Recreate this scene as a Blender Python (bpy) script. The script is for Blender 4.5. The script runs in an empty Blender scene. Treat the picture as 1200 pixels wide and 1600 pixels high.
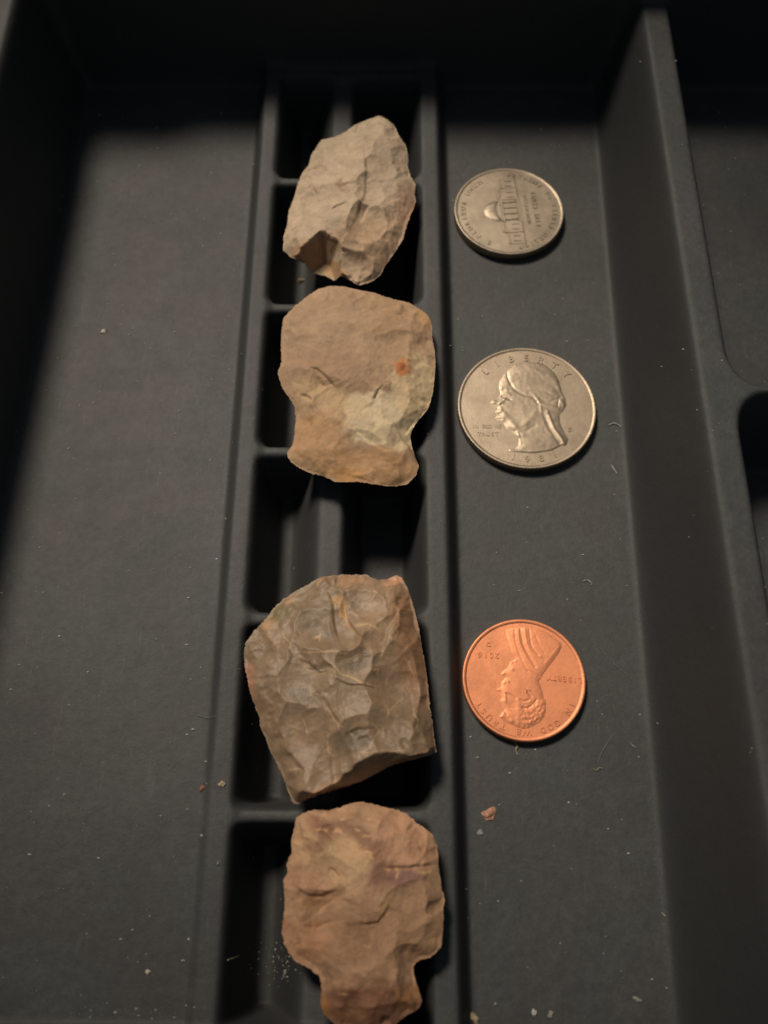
import bpy, math, random
import numpy as np
from mathutils import Vector, Matrix, noise
from mathutils.kdtree import KDTree
from mathutils.geometry import delaunay_2d_cdt

random.seed(7)
rng = np.random.default_rng(7)
S = 0.001                                    # everything below is written in millimetres
sc = bpy.context.scene
COL = sc.collection

# ------------------------------------------------------------------ camera
CAM_X, CAM_H, PITCH, FPX, YAW = -1.5, 139.0, 67.0, 1400.0, 0.0048
cd = bpy.data.cameras.new("camera")
cam = bpy.data.objects.new("camera", cd)
COL.objects.link(cam)
cam.location = (CAM_X * S, 0, CAM_H * S)
cam.rotation_euler = (math.radians(90 - PITCH), 0, YAW)
cd.sensor_fit = 'VERTICAL'
cd.sensor_height = 36.0
cd.lens = FPX / 1600.0 * 36.0
cd.clip_start, cd.clip_end = 0.005, 10.0
cd.dof.use_dof = True
cd.dof.focus_distance = 0.142
cd.dof.aperture_fstop = 18.0
sc.camera = cam
CM = Matrix.Rotation(YAW, 3, 'Z') @ Matrix.Rotation(math.radians(90 - PITCH), 3, 'X')


def at(px, py, h=0.0):
    """the spot (mm) of the photograph's pixel on the level at height h"""
    d = CM @ Vector(((px - 600) / FPX, -(py - 800) / FPX, -1.0))
    t = (h - CAM_H) / d.z
    return (CAM_X + d.x * t, d.y * t)


# ------------------------------------------------------------------ light
W = bpy.data.worlds.new("World")
sc.world = W
W.use_nodes = True
W.node_tree.nodes["Background"].inputs[0].default_value = (0.68, 0.85, 1.0, 1)
W.node_tree.nodes["Background"].inputs[1].default_value = 0.075
ld = bpy.data.lights.new("room_lamp", 'SPOT')
ld.shadow_soft_size = 0.105
ld.spot_size = math.radians(19.5)
ld.spot_blend = 1.0
ld.energy = 33.0
ld.color = (1.0, 0.86, 0.70)
lamp = bpy.data.objects.new("room_lamp", ld)
COL.objects.link(lamp)
LP = Vector((-168, 335, 465))
lamp.location = LP * S
lamp.rotation_euler = (Vector((-5, 74, 0)) - LP).to_track_quat('-Z', 'Y').to_euler()
sc.view_settings.view_transform = 'Standard'
sc.view_settings.look = 'None'
sc.view_settings.exposure = 0.0
sc.view_settings.gamma = 1.0
sc.cycles.max_bounces = 6
sc.cycles.filter_width = 1.7
sc.cycles.sample_clamp_indirect = 3.0


# ------------------------------------------------------------------ materials
def new_mat(name):
    m = bpy.data.materials.new(name)
    m.use_nodes = True
    nt = m.node_tree
    return m, nt, nt.nodes, nt.links, nt.nodes["Principled BSDF"]


def nz(nodes, links, scale, detail=4.0, rough=0.6, coord=None, kind='ShaderNodeTexNoise'):
    n = nodes.new(kind)
    n.inputs['Scale'].default_value = scale
    if 'Detail' in n.inputs: n.inputs['Detail'].default_value = detail
    if 'Roughness' in n.inputs: n.inputs['Roughness'].default_value = rough
    if coord is not None: links.new(coord, n.inputs['Vector'])
    return n


def ramp(nodes, links, src, stops):
    r = nodes.new('ShaderNodeValToRGB')
    e = r.color_ramp.elements
    while len(e) < len(stops): e.new(0.5)
    for k, (p, c) in enumerate(stops):
        e[k].position = p
        e[k].color = (c, c, c, 1) if isinstance(c, (int, float)) else (*c, 1)
    links.new(src, r.inputs[0])
    return r


def mixc(nodes, links, fac, a, b, mode='MIX'):
    m = nodes.new('ShaderNodeMix')
    m.data_type = 'RGBA'
    m.blend_type = mode
    for sock, v in ((m.inputs[0], fac), (m.inputs[6], a), (m.inputs[7], b)):
        if hasattr(v, 'links'): links.new(v, sock)
        elif isinstance(v, (int, float)): sock.default_value = v
        else: sock.default_value = (*v, 1)
    return m.outputs[2]


def plastic():
    m, nt, N, L, P = new_mat("black_plastic")
    tc = N.new('ShaderNodeTexCoord')
    g = N.new('ShaderNodeNewGeometry')
    co = g.outputs['Position']
    big = nz(N, L, 45, 5, 0.6, co)
    mid = nz(N, L, 260, 6, 0.7, co)
    fine = nz(N, L, 2600, 3, 0.7, co)
    # settled dust on faces that look up; also paints the steep walls' dimness
    sep = N.new('ShaderNodeSeparateXYZ'); L.new(g.outputs['Normal'], sep.inputs[0])
    up = ramp(N, L, sep.outputs['Z'], [(0.72, 0.0), (0.985, 1.0)])
    blot = ramp(N, L, big.outputs[0], [(0.32, 0.4), (0.66, 1.0)])
    b2 = ramp(N, L, mid.outputs[0], [(0.34, 0.55), (0.62, 1.0)])
    d = mixc(N, L, 1.0, blot.outputs[0], b2.outputs[0], 'MULTIPLY')
    d = mixc(N, L, 1.0, d, up.outputs[0], 'MULTIPLY')
    grit = nz(N, L, 800, 5, 0.85, co)
    b4 = ramp(N, L, grit.outputs[0], [(0.34, 0.25), (0.64, 1.0)])
    d = mixc(N, L, 1.0, d, b4.outputs[0], 'MULTIPLY')
    tint = nz(N, L, 95, 3, 0.5, co)
    tr_ = ramp(N, L, tint.outputs[0], [(0.4, (0.092, 0.086, 0.090)), (0.6, (0.074, 0.084, 0.085))])
    col = mixc(N, L, d, (0.038, 0.040, 0.041), tr_.outputs[0])
    # fine pale specks of lint and grit
    v = nz(N, L, 900, coord=co, kind='ShaderNodeTexVoronoi')
    v.inputs['Randomness'].default_value = 1
    dots = ramp(N, L, v.outputs['Distance'], [(0.05, 1.0), (0.11, 0.0)])
    thin = ramp(N, L, mid.outputs[0], [(0.56, 0.0), (0.66, 0.8)])
    sp = mixc(N, L, 1.0, dots.outputs[0], thin.outputs[0], 'MULTIPLY')
    sp = mixc(N, L, 1.0, sp, up.outputs[0], 'MULTIPLY')
    col = mixc(N, L, sp, col, (0.16, 0.15, 0.13))
    mp = N.new('ShaderNodeMapping'); L.new(co, mp.inputs['Vector'])
    mp.inputs['Rotation'].default_value = (0, 0, 0.35); mp.inputs['Scale'].default_value = (9, 1, 1)
    sn = nz(N, L, 150, 6, 0.7, mp.outputs[0])
    sr = ramp(N, L, sn.outputs[0], [(0.6, 0.0), (0.72, 0.45)])
    sr2 = mixc(N, L, 1.0, sr.outputs[0], up.outputs[0], 'MULTIPLY')
    col = mixc(N, L, sr2, col, (0.12, 0.115, 0.11))
    L.new(col, P.inputs['Base Color'])
    r = ramp(N, L, mid.outputs[0], [(0.25, 0.58), (0.8, 0.72)])
    L.new(r.outputs[0], P.inputs['Roughness'])
    P.inputs['Specular IOR Level'].default_value = 0.4
    bp = N.new('ShaderNodeBump'); bp.inputs['Strength'].default_value = 0.6
    bp.inputs['Distance'].default_value = 0.00006
    L.new(fine.outputs[0], bp.inputs['Height'])
    b3 = N.new('ShaderNodeBump'); b3.inputs['Strength'].default_value = 0.4
    b3.inputs['Distance'].default_value = 0.0004
    L.new(mid.outputs[0], b3.inputs['Height']); L.new(bp.outputs[0], b3.inputs['Normal'])
    L.new(b3.outputs[0], P.inputs['Normal'])
    return m


def stone_mat(name, rough=0.62, grain=0.1):
    m, nt, N, L, P = new_mat(name)
    a = N.new('ShaderNodeVertexColor'); a.layer_name = "pigment_shade"
    g = N.new('ShaderNodeNewGeometry'); co = g.outputs['Position']
    n1 = nz(N, L, 700, 8, 0.7, co); n2 = nz(N, L, 3500, 4, 0.75, co)
    r1 = ramp(N, L, n1.outputs[0], [(0.3, 1 - grain * 2.4), (0.7, 1 + grain * 1.2)])
    r2 = ramp(N, L, n2.outputs[0], [(0.3, 1 - grain * 1.8), (0.7, 1 + grain * 1.5)])
    c = mixc(N, L, 1.0, a.outputs['Color'], r1.outputs[0], 'MULTIPLY')
    c = mixc(N, L, 1.0, c, r2.outputs[0], 'MULTIPLY')
    L.new(c, P.inputs['Base Color'])
    P.inputs['Roughness'].default_value = rough
    P.inputs['Specular IOR Level'].default_value = 0.35
    b = N.new('ShaderNodeBump'); b.inputs['Strength'].default_value = 0.4
    b.inputs['Distance'].default_value = 0.00014
    L.new(n1.outputs[0], b.inputs['Height'])
    b2 = N.new('ShaderNodeBump'); b2.inputs['Strength'].default_value = 0.4
    b2.inputs['Distance'].default_value = 0.00006
    L.new(n2.outputs[0], b2.inputs['Height']); L.new(b.outputs[0], b2.inputs['Normal'])
    L.new(b2.outputs[0], P.inputs['Normal'])
    return m


def metal(name, col, dull, rough, spots=0.0):
    m, nt, N, L, P = new_mat(name)
    g = N.new('ShaderNodeNewGeometry'); co = g.outputs['Position']
    n1 = nz(N, L, 330, 6, 0.65, co); n2 = nz(N, L, 2400, 3, 0.7, co)
    r1 = ramp(N, L, n1.outputs[0], [(0.35, 0.0), (0.75, 1.0)])
    c = mixc(N, L, r1.outputs[0], col, dull)
    n5 = nz(N, L, 110, 5, 0.7, co)
    gr = ramp(N, L, n5.outputs[0], [(0.5, 0.0), (0.78, 0.6)])
    c = mixc(N, L, gr.outputs[0], c, tuple(x * 0.55 for x in dull))
    if spots:
        v = nz(N, L, 520, coord=co, kind='ShaderNodeTexVoronoi')
        v.inputs['Randomness'].default_value = 1
        s = ramp(N, L, v.outputs['Distance'], [(0.09, 1.0), (0.15, 0.0)])
        n3 = nz(N, L, 190, 2, 0.5, co)
        t = ramp(N, L, n3.outputs[0], [(0.52, 0.0), (0.62, 1.0)])
        f = mixc(N, L, 1.0, s.outputs[0], t.outputs[0], 'MULTIPLY')
        c = mixc(N, L, f, c, tuple(x * 0.35 for x in dull))
    L.new(c, P.inputs['Base Color'])
    P.inputs['Metallic'].default_value = 1.0
    rr = ramp(N, L, n2.outputs[0], [(0.3, rough - 0.05), (0.75, rough + 0.08)])
    L.new(rr.outputs[0], P.inputs['Roughness'])
    b = N.new('ShaderNodeBump'); b.inputs['Strength'].default_value = 0.25
    b.inputs['Distance'].default_value = 0.00004
    L.new(n2.outputs[0], b.inputs['Height'])
    b2 = N.new('ShaderNodeBump'); b2.inputs['Strength'].default_value = 0.3
    b2.inputs['Distance'].default_value = 0.0001
    L.new(n1.outputs[0], b2.inputs['Height']); L.new(b.outputs[0], b2.inputs['Normal'])
    mp = N.new('ShaderNodeMapping'); L.new(co, mp.inputs['Vector'])
    mp.inputs['Rotation'].default_value = (0, 0, 0.9); mp.inputs['Scale'].default_value = (1, 22, 1)
    n4 = nz(N, L, 260, 5, 0.75, mp.outputs[0])
    sc_ = ramp(N, L, n4.outputs[0], [(0.6, 0.0), (0.72, 1.0)])
    b5 = N.new('ShaderNodeBump'); b5.inputs['Strength'].default_value = 0.12; b5.invert = True
    b5.inputs['Distance'].default_value = 0.00005
    L.new(sc_.outputs[0], b5.inputs['Height']); L.new(b2.outputs[0], b5.inputs['Normal'])
    L.new(b5.outputs[0], P.inputs['Normal'])
    return m


def plain(name, col, rough=0.8):
    m, nt, N, L, P = new_mat(name)
    g = N.new('ShaderNodeNewGeometry')
    n = nz(N, L, 1500, 4, 0.6, g.outputs['Position'])
    r = ramp(N, L, n.outputs[0], [(0.3, tuple(x * 0.6 for x in col)), (0.7, tuple(min(1, x * 1.3) for x in col))])
    L.new(r.outputs[0], P.inputs['Base Color'])
    P.inputs['Roughness'].default_value = rough
    return m


PLASTIC = plastic()


# ------------------------------------------------------------------ helpers
def link(name, me, mat, parent=None):
    o = bpy.data.objects.new(name, me)
    COL.objects.link(o)
    if mat is not None:
        me.materials.clear(); me.materials.append(mat)
    if parent is not None: o.parent = parent
    return o


def tag(o, label=None, cat=None, group=None, kind=None):
    if label: o['label'] = label
    if cat: o['category'] = cat
    if group: o['group'] = group
    if kind: o['kind'] = kind
    return o


def empty(name, loc=(0, 0, 0), rz=0.0):
    o = bpy.data.objects.new(name, None)
    COL.objects.link(o)
    o.location = [c * S for c in loc]
    o.rotation_euler = (0, 0, rz)
    o.empty_display_size = 0.005
    return o


def mesh(name, V, F, smooth=True):
    me = bpy.data.meshes.new(name)
    V = np.asarray(V, dtype=np.float64) * S
    me.from_pydata(V.tolist(), [], F if isinstance(F, list) else F.tolist())
    if smooth: me.polygons.foreach_set("use_smooth", [True] * len(me.polygons))
    me.update()
    return me


def sramp(t, k=0.22):
    """0 below 0, 1 above 1, straight between, rounded at both ends"""
    t = np.asarray(t, float)
    def smax0(x):
        return np.where(x < -k, 0, np.where(x > k, x, (x + k) ** 2 / (4 * k)))
    return smax0(t) - smax0(t - 1)


def smax(a, b, k):
    h = np.clip(0.5 + 0.5 * (a - b) / k, 0, 1)
    return b + (a - b) * h + k * h * (1 - h)


def blur(Z, sx, sy):
    def g1(s):
        n = max(1, int(3 * s)); x = np.arange(-n, n + 1)
        k = np.exp(-x * x / (2 * s * s)); return k / k.sum()
    for ax, s in ((0, sy), (1, sx)):
        k = g1(s); n = len(k) // 2
        P = np.pad(Z, [(n, n) if a == ax else (0, 0) for a in (0, 1)], mode='edge')
        Z = sum(k[i] * (P[i:i + Z.shape[0], :] if ax == 0 else P[:, i:i + Z.shape[1]]) for i in range(len(k)))
    return Z


# ------------------------------------------------------------------ the plastic tray
RL, RR, PL, PR = -27.0, 9.1, -22.6, 4.05          # outer and inner edges of the two rails
RAIL_H, RUNG_H, PIT = 5.0, 4.4, -8.0
RUNGS = [154.9, 126.6, 97.2, 68.1, 39.0, 9.9, -19.0]
BACK, FRONT = 157.0, -16.2
DIV_L, DIV_R = 46.2, 52.2
HW = 20.0


def floor_edge(Y): return 39.3 + 0.021 * np.clip(Y, -20, 160)


def tray_height(X, Y):
    top = HW + 17.0 * sramp((Y - BACK) / 4.0) + 6.0 * (X < -55)
    def well(x0, x1, y0, y1, wl, wr, wb, wf, zf, k=0.9):
        t = smax(smax((x0 - X) / wl, (X - x1) / wr, k * 0.6), smax((Y - y1) / wb, (y0 - Y) / wf, k * 0.6), k)
        return t, zf
    # the long compartment with the rails
    t, _ = well(-65.5, floor_edge(Y), FRONT - 5.0 * (X > -10), BACK, 3.0, DIV_L - floor_edge(Y), 3.0, 3.0, 0)
    Z = top * sramp(t, 0.16)
    lift = np.where(X < -10, 4.2 * np.clip((125 - Y) / 115, 0, 1), 0)
    Zw = Z
    Z = np.maximum(Z, lift)
    # the two small ones beyond the divider
    for y0, y1 in ((75.0, BACK), (-30.0, 67.8)):
        t, _ = well(DIV_R + 2.2, 112.0, y0, y1, 2.2, 3.0, 2.6, 2.6, 0, 2.6)
        Z = np.minimum(Z, top * sramp(t, 0.2))
    # raised block with the rails, then the pits cut in it
    inside = (X > RL - 5) & (X < RR + 5)
    blk = np.maximum(RL - X, X - RR)
    hb = np.where((X > PL) & (X < PR), RUNG_H, RAIL_H)
    B = hb * (1 - sramp(np.where(X < -10, blk / 0.7, blk / 0.6), 0.25))
    B = np.where(X < -10, np.maximum(B, lift), B)
    B = np.where(X < -10, np.maximum(B, lift), B)
    Y1 = np.full_like(Y, BACK + 3)
    pit = np.full_like(X, 9.0)
    for k in range(len(RUNGS) - 1):
        y1, y0 = RUNGS[k] - 1.9, RUNGS[k + 1] + 1.9
        tt = smax(smax(PL + 1.9 - X, X - PR + 1.7, 0.5) / 2.0, smax(Y - y1 + 0.7, y0 + 0.9 - Y, 0.5) / 1.15, 0.45)
        pit = np.minimum(pit, tt)
    cut = PIT + (B - PIT) * sramp(pit, 0.3)
    rib = PIT + (3.6 - PIT) * (1 - sramp(np.where(X < -10.6, (-X - 13.1) / 4.0, (X + 8.0) / 1.6), 0.25))
    cut = np.where((pit < 1) & (X > PL) & (X < PR), np.maximum(cut, np.minimum(rib, B)), cut)
    Z = np.where(inside, np.maximum(np.where((X > RL - 0.5) & (X < RR + 0.5), cut, B), np.where(Zw > 0.5, Zw, -99)), Z)
    Z = np.where(inside & (Z < -50), lift, Z)
    # outside the rim the wall drops away
    out = np.maximum(np.maximum(-80.0 - X, X - 122.0), np.maximum(Y - 168.0, -26.0 - Y))
    Z = Z + (-8.0 - Z) * sramp(out / 1.5, 0.2)
    return Z


gx = np.concatenate([np.arange(-82, -71, 0.5), np.arange(-71, -66, 0.3), np.arange(-66, -28, 0.5), np.arange(-28, 11, 0.2),
                     np.arange(11, 38, 0.4), np.arange(38, 56, 0.3), np.arange(56, 124.1, 0.8)])
gy = np.concatenate([np.arange(-28, 60, 0.25), np.arange(60, 170.1, 0.35)])
# uniform working grid first, so that rounding by a small blur is even, then sampled
ux = np.arange(-84, 126, 0.25); uy = np.arange(-30, 172, 0.25)
UX, UY = np.meshgrid(ux, uy)
UZ = tray_height(UX, UY)
UZ = blur(UZ, 2.2, 2.2)


def sample(A, X, Y):
    fx = np.clip((X - ux[0]) / 0.25, 0, len(ux) - 1.001); fy = np.clip((Y - uy[0]) / 0.25, 0, len(uy) - 1.001)
    ix = fx.astype(int); iy = fy.astype(int); tx = fx - ix; ty = fy - iy
    return ((A[iy, ix] * (1 - tx) + A[iy, ix + 1] * tx) * (1 - ty) + (A[iy + 1, ix] * (1 - tx) + A[iy + 1, ix + 1] * tx) * ty)


GYU, GXU = np.gradient(UZ, 0.25, 0.25)
# a moulded sheet is never perfectly flat
X2, Y2 = np.meshgrid(gx, gy)
Z2 = sample(UZ, X2, Y2)
NX, NY = sample(GXU, X2, Y2), sample(GYU, X2, Y2)
NN = np.stack([-NX, -NY, np.ones_like(NX)], -1); NN /= np.linalg.norm(NN, axis=-1, keepdims=True)


def tray_z(x, y): return float(sample(UZ, np.array([float(x)]), np.array([float(y)]))[0])


CX, CY = (X2[:-1, :-1] + X2[1:, 1:]) / 2, (Y2[:-1, :-1] + Y2[1:, 1:]) / 2
part = np.full(CX.shape, 'rim', dtype=object)
mid = (CY > FRONT - 5.0 * (CX > -10)) & (CY < BACK)
part[(CX < -65.5 - 0.0)] = 'side_wall'
part[mid & (CX >= -65.5) & (CX < RL - 1.0)] = 'left_floor'
part[mid & (CX >= RR + 1.0) & (CX < floor_edge(CY))] = 'right_floor'
part[mid & (CX >= floor_edge(CY)) & (CX < 54.4)] = 'divider'
part[(CX >= 54.4) & (CX < 112)] = 'small_floor'
part[(CX >= 54.4) & (CY > 65) & (CY < 77.8)] = 'cross_divider'
part[(CX >= 54.4) & (CY >= 77.8)] = 'far_floor'
part[CX >= 112] = 'end_wall'
part[CY >= BACK] = 'back_wall'
part[CY <= FRONT - 5.0 * (CX > -10)] = 'front_wall'
rz = (CY < BACK) & (CY > FRONT)
part[rz & (CX >= RL - 1) & (CX < PL)] = 'rail_l'
part[rz & (CX >= PR) & (CX < RR + 1)] = 'rail_r'
pin = rz & (CX >= PL) & (CX < PR)
part[pin] = 'pit'
part[pin & (CX > -15.5) & (CX < -7.0)] = 'rib'
for k, ry in enumerate(RUNGS): part[pin & (np.abs(CY - ry) < 2.6)] = 'rung%d' % k
part[pin & (CY > RUNGS[0])] = 'back_wall'

tray = empty("plastic_tray", (0, 60, 0))
tag(tray, "dusty black plastic tray with long channels and a ladder of pits down the middle", "tray")
NAMES = {'left_floor': ('channel_floor', None), 'right_floor': ('channel_floor', None),
         'small_floor': ('compartment_floor', None), 'far_floor': ('compartment_floor', None),
         'divider': ('divider', None), 'cross_divider': ('cross_divider', None), 'side_wall': ('side_wall', None),
         'end_wall': ('side_wall', None), 'back_wall': ('back_wall', None), 'front_wall': ('front_wall', None),
         'rail_l': ('rail', None), 'rail_r': ('rail', None), 'pit': ('pit_floor', None), 'rib': ('centre_rib', None), 'rim': ('rim', None)}
ids = np.arange(X2.size).reshape(X2.shape)
VV = np.stack([X2, Y2, Z2], -1).reshape(-1, 3); NV = NN.reshape(-1, 3)
quads = np.stack([ids[:-1, :-1], ids[:-1, 1:], ids[1:, 1:], ids[1:, :-1]], -1)
for key in sorted(set(part.ravel())):
    q = quads[part == key].reshape(-1, 4)
    used, inv = np.unique(q, return_inverse=True)
    q = inv.reshape(-1, 4)
    me = bpy.data.meshes.new("tray_part")
    vv = (VV[used] - np.array([0, 60, 0])) * S
    me.vertices.add(len(used)); me.vertices.foreach_set("co", vv.ravel())
    me.loops.add(q.size); me.loops.foreach_set("vertex_index", q.ravel())
    me.polygons.add(len(q)); me.polygons.foreach_set("loop_start", np.arange(0, q.size, 4))
    me.update(calc_edges=True)
    me.polygons.foreach_set("use_smooth", [True] * len(q))
    me.normals_split_custom_set_from_vertices(NV[used].tolist())
    nm = 'rung' if key.startswith('rung') else NAMES[key][0]
    link(nm, me, PLASTIC, tray)


# ------------------------------------------------------------------ chipped stones
def poly_dist(P, Q):
    """distance of points P (n,2) to the polyline Q and signed side of the nearest segment"""
    best = np.full(len(P), 1e9); side = np.zeros(len(P)); arc = np.zeros(len(P)); L0 = 0
    tot = sum(math.dist(Q[i], Q[i + 1]) for i in range(len(Q) - 1)) or 1
    for i in range(len(Q) - 1):
        a = np.array(Q[i]); b = np.array(Q[i + 1]); ab = b - a; l2 = (ab @ ab) or 1e-9
        t = np.clip(((P - a) @ ab) / l2, 0, 1)
        d = np.hypot(*(P - a - t[:, None] * ab).T)
        cr = ab[0] * (P[:, 1] - a[1]) - ab[1] * (P[:, 0] - a[0])
        m = d < best - 1e-9
        best = np.where(m, d, best); side = np.where(m, np.sign(cr), side)
        arc = np.where(m, (L0 + t * math.sqrt(l2)) / tot, arc); L0 += math.sqrt(l2)
    return best, side, arc


def inside_poly(P, Q):
    r = np.zeros(len(P), bool); n = len(Q); j = n - 1
    for i in range(n):
        xi, yi = Q[i]; xj, yj = Q[j]
        c = ((yi > P[:, 1]) != (yj > P[:, 1])) & (P[:, 0] < (xj - xi) * (P[:, 1] - yi) / ((yj - yi) or 1e-9) + xi)
        r ^= c; j = i
    return r


def fbm(P, scale, seed, octaves=4):
    o = Vector((seed * 13.7, seed * 5.1, seed * 3.3))
    return np.array([noise.fractal(Vector((x * scale, y * scale, 0)) + o, 1.0, 2.1, octaves) for x, y in P])


def srgb(c):
    return tuple(((v / 255) / 12.92 if v <= 10 else (((v / 255) + 0.055) / 1.055) ** 2.4) for v in c)


def smooth(P, n=5):
    P = [np.array(p) for p in P]; out = []
    for i in range(len(P) - 1):
        a, b, c, d = P[max(i - 1, 0)], P[i], P[i + 1], P[min(i + 2, len(P) - 1)]
        for t in np.linspace(0, 1, n, endpoint=False):
            out.append(tuple(.5 * (2 * b + (c - a) * t + (2 * a - 5 * b + 4 * c - d) * t * t + (3 * b - a - 3 * c + d) * t ** 3)))
    return out + [tuple(P[-1])]


def facets(P, pts, ring, keep, extra, concave=.07):
    """height over a net of facets: peaks and ridges given, the rim at nothing, each facet slightly hollow"""
    sel = [k for k in range(0, len(ring), 7) if keep[k]]; n = len(sel)
    pts = list(pts) + list(extra)
    vs = [Vector(ring[k]) for k in sel] + [Vector((x, y)) for x, y, _ in pts]
    hs = [0.0] * n + [h for _, _, h in pts]
    ed = [(k, (k + 1) % n) for k in range(n) if (sel[(k + 1) % n] - sel[k]) % len(ring) == 7]
    ov, _, of, oi, _, _ = delaunay_2d_cdt(vs, ed, [], 0, 1e-5)
    hh = [hs[i[0]] if len(i) else 0.0 for i in oi]
    H = np.zeros(len(P))
    for f in of:
        a, b, c = (np.array(ov[k]) for k in f)
        den = (b[1] - c[1]) * (a[0] - c[0]) + (c[0] - b[0]) * (a[1] - c[1])
        if abs(den) < 1e-9: continue
        u = ((b[1] - c[1]) * (P[:, 0] - c[0]) + (c[0] - b[0]) * (P[:, 1] - c[1])) / den
        v = ((c[1] - a[1]) * (P[:, 0] - c[0]) + (a[0] - c[0]) * (P[:, 1] - c[1])) / den
        w = 1 - u - v
        m = (u > -1e-6) & (v > -1e-6) & (w > -1e-6)
        size = math.sqrt(abs(den))
        H[m] = (u * hh[f[0]] + v * hh[f[1]] + w * hh[f[2]] - concave * size * (u * v + v * w + w * u))[m]
    return H


def stone(name, label, outline, center, he, T, w, Tb, base, blobs=(), veins=(), cuts=(), steps=(), scars=(),
          seed=1, edge_scars=40, planes=10, mat=None, cat="stone", fine=0.12, gain=1.0, expo=1.0, net=(), relief_k=0.85):
    rnd = random.Random(seed)
    C = np.array(at(*center, he))
    cuts = [(smooth(line, 4), hr, sl, sd) for line, hr, sl, sd in cuts]
    oh = np.full(len(outline), he)
    OP = np.array(outline, float); cutq = []
    for line, hr, slope, sd in cuts:
        _, sg, arc = poly_dist(OP, line)
        fac = np.clip(np.sin(np.clip(arc, 0, 1) * math.pi) * 5 + .15, 0, 1)
        oh = np.where(-sg * sd > 0, np.minimum(oh, he - (Tb - .4) * fac), oh)
        cl = np.concatenate([[0], np.cumsum([math.dist(line[i], line[i + 1]) for i in range(len(line) - 1)])]); cl /= cl[-1]
        lf = np.clip(np.sin(cl * math.pi) * 5 + .15, 0, 1)
        cutq.append([at(x, y, he + hr * f) for (x, y), f in zip(line, lf)])
    O = np.array([at(x, y, h) for (x, y), h in zip(outline, oh)])
    # even resampling of the outline, with small nibbles along the flaked edge
    seg = np.hypot(*(np.roll(O, -1, 0) - O).T); cum = np.concatenate([[0], np.cumsum(seg)])
    NT = 420
    u = np.linspace(0, cum[-1], NT, endpoint=False)
    OC = np.vstack([O, O[:1]])
    R0 = np.stack([np.interp(u, cum, OC[:, 0]), np.interp(u, cum, OC[:, 1])], -1)
    R0 = (R0 + 0.5 * np.roll(R0, 1, 0) + 0.5 * np.roll(R0, -1, 0)) / 2
    rad = R0 - C
    jit = np.array([0.16 * noise.noise(Vector((k * 0.9, seed, 0))) + 0.13 * noise.noise(Vector((k * 0.33, seed + 9, 0))) for k in range(NT)])
    ring = R0 + rad / np.hypot(*rad.T)[:, None] * jit[:, None]
    NR = 110
    rs = 1 - (1 - np.linspace(0, 1, NR + 1)[1:]) ** 1.25
    P = [C[None, :]] + [C + (ring - C) * r for r in rs]
    P = np.vstack(P)
    closed = np.vstack([ring, ring[:1]])
    d = np.zeros(len(P))
    inner = slice(0, len(P) - NT)
    d[inner] = poly_dist(P[inner], [tuple(p) for p in closed[::4]] + [tuple(closed[0])])[0]
    d = np.maximum(d, 0)
    keep = np.ones(NT, bool)
    if cuts:
        for (line, hr, slope, sd), Q in zip(cuts, cutq):
            _, sg, _ = poly_dist(ring, Q)
            keep &= ~(sg * sd > 0)
        kd = KDTree(int(keep.sum()))
        for i, p in enumerate(ring[keep]): kd.insert((p[0], p[1], 0), i)
        kd.balance()
        d2 = np.array([kd.find((p[0], p[1], 0))[2] for p in P])
    else:
        d2 = d
    dome = lambda dd: he + T * (1 - np.exp(-(dd / w) ** expo)) + 0.12 * dd
    Pw = P + np.stack([fbm(P, 0.22, seed + 3, 2), fbm(P, 0.22, seed + 4, 2)], -1) * 0.9
    Pf = P + np.stack([fbm(P, 0.35, seed + 6, 3), fbm(P, 0.35, seed + 7, 3)], -1) * 0.7 * np.clip(d / 2, 0, 1)[:, None]
    NP = [(*at(x, y, he + h), h) for x, y, h in net]
    extra = [(x, y - dy, (cuts[c_][1] * .97 + .5) * math.sin(math.pi * (.12 + .76 * i / (len(Q) - 1))) ** .4)
             for c_, Q in enumerate(cutq) for i, (x, y) in enumerate(Q) for dy in (1.0, 7.0)]
    NP = [(x, y, h * relief_k) for x, y, h in NP]
    A = facets(Pf, NP, ring, keep, extra)
    # a little of the body's own roundness, so the rim is not a knife edge everywhere
    cap = (dome(d2) - he) * 0.9 + 0.15
    H = he + 0.2 * np.minimum(dome(d2) - he, A + 1.0) + 0.85 * A
    H = np.maximum(H, he)
    for (sx, sy, R, dep) in scars:
        c = np.array(at(sx, sy, he + T * 0.8)); rho = np.hypot(*(Pw - c).T)
        i = int(np.argmin(np.hypot(*(P - c).T)))
        H = np.minimum(H, np.where(rho < R, H[i] - dep + R - np.sqrt(np.maximum(R * R - rho ** 2, 0)), 1e9))
    carve = np.zeros(len(P))
    for k in range(edge_scars + 4):
        wide = k < 4
        i = rnd.randrange(NT); inw = C - ring[i]; inw /= np.hypot(*inw)
        a = rnd.uniform(-.5, .5); inw = np.array([inw[0] * math.cos(a) - inw[1] * math.sin(a), inw[0] * math.sin(a) + inw[1] * math.cos(a)])
        L = rnd.uniform(8, 15) if wide else rnd.uniform(1.6, 5.5)
        wv = rnd.uniform(3, 6) if wide else rnd.uniform(.6, 1.7)
        dep = rnd.uniform(.3, .6) if wide else rnd.uniform(.12, .42)
        q = Pw - ring[i]; uu = q @ inw; vv = q @ np.array([-inw[1], inw[0]])
        e = 1 - (vv / (wv * (.6 + .4 * np.clip(uu / L, 0, 1)))) ** 2 - np.clip(uu / L, 0, 2) ** 4
        rip = 1 + (.05 if wide else 0) * np.sin(uu * 3)
        carve = np.maximum(carve, dep * np.clip(e, 0, 1) ** .8 * rip * (uu > -1.5))
    H = np.maximum(H - carve, he + 0.12 * np.minimum(d, 1.5))
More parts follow.
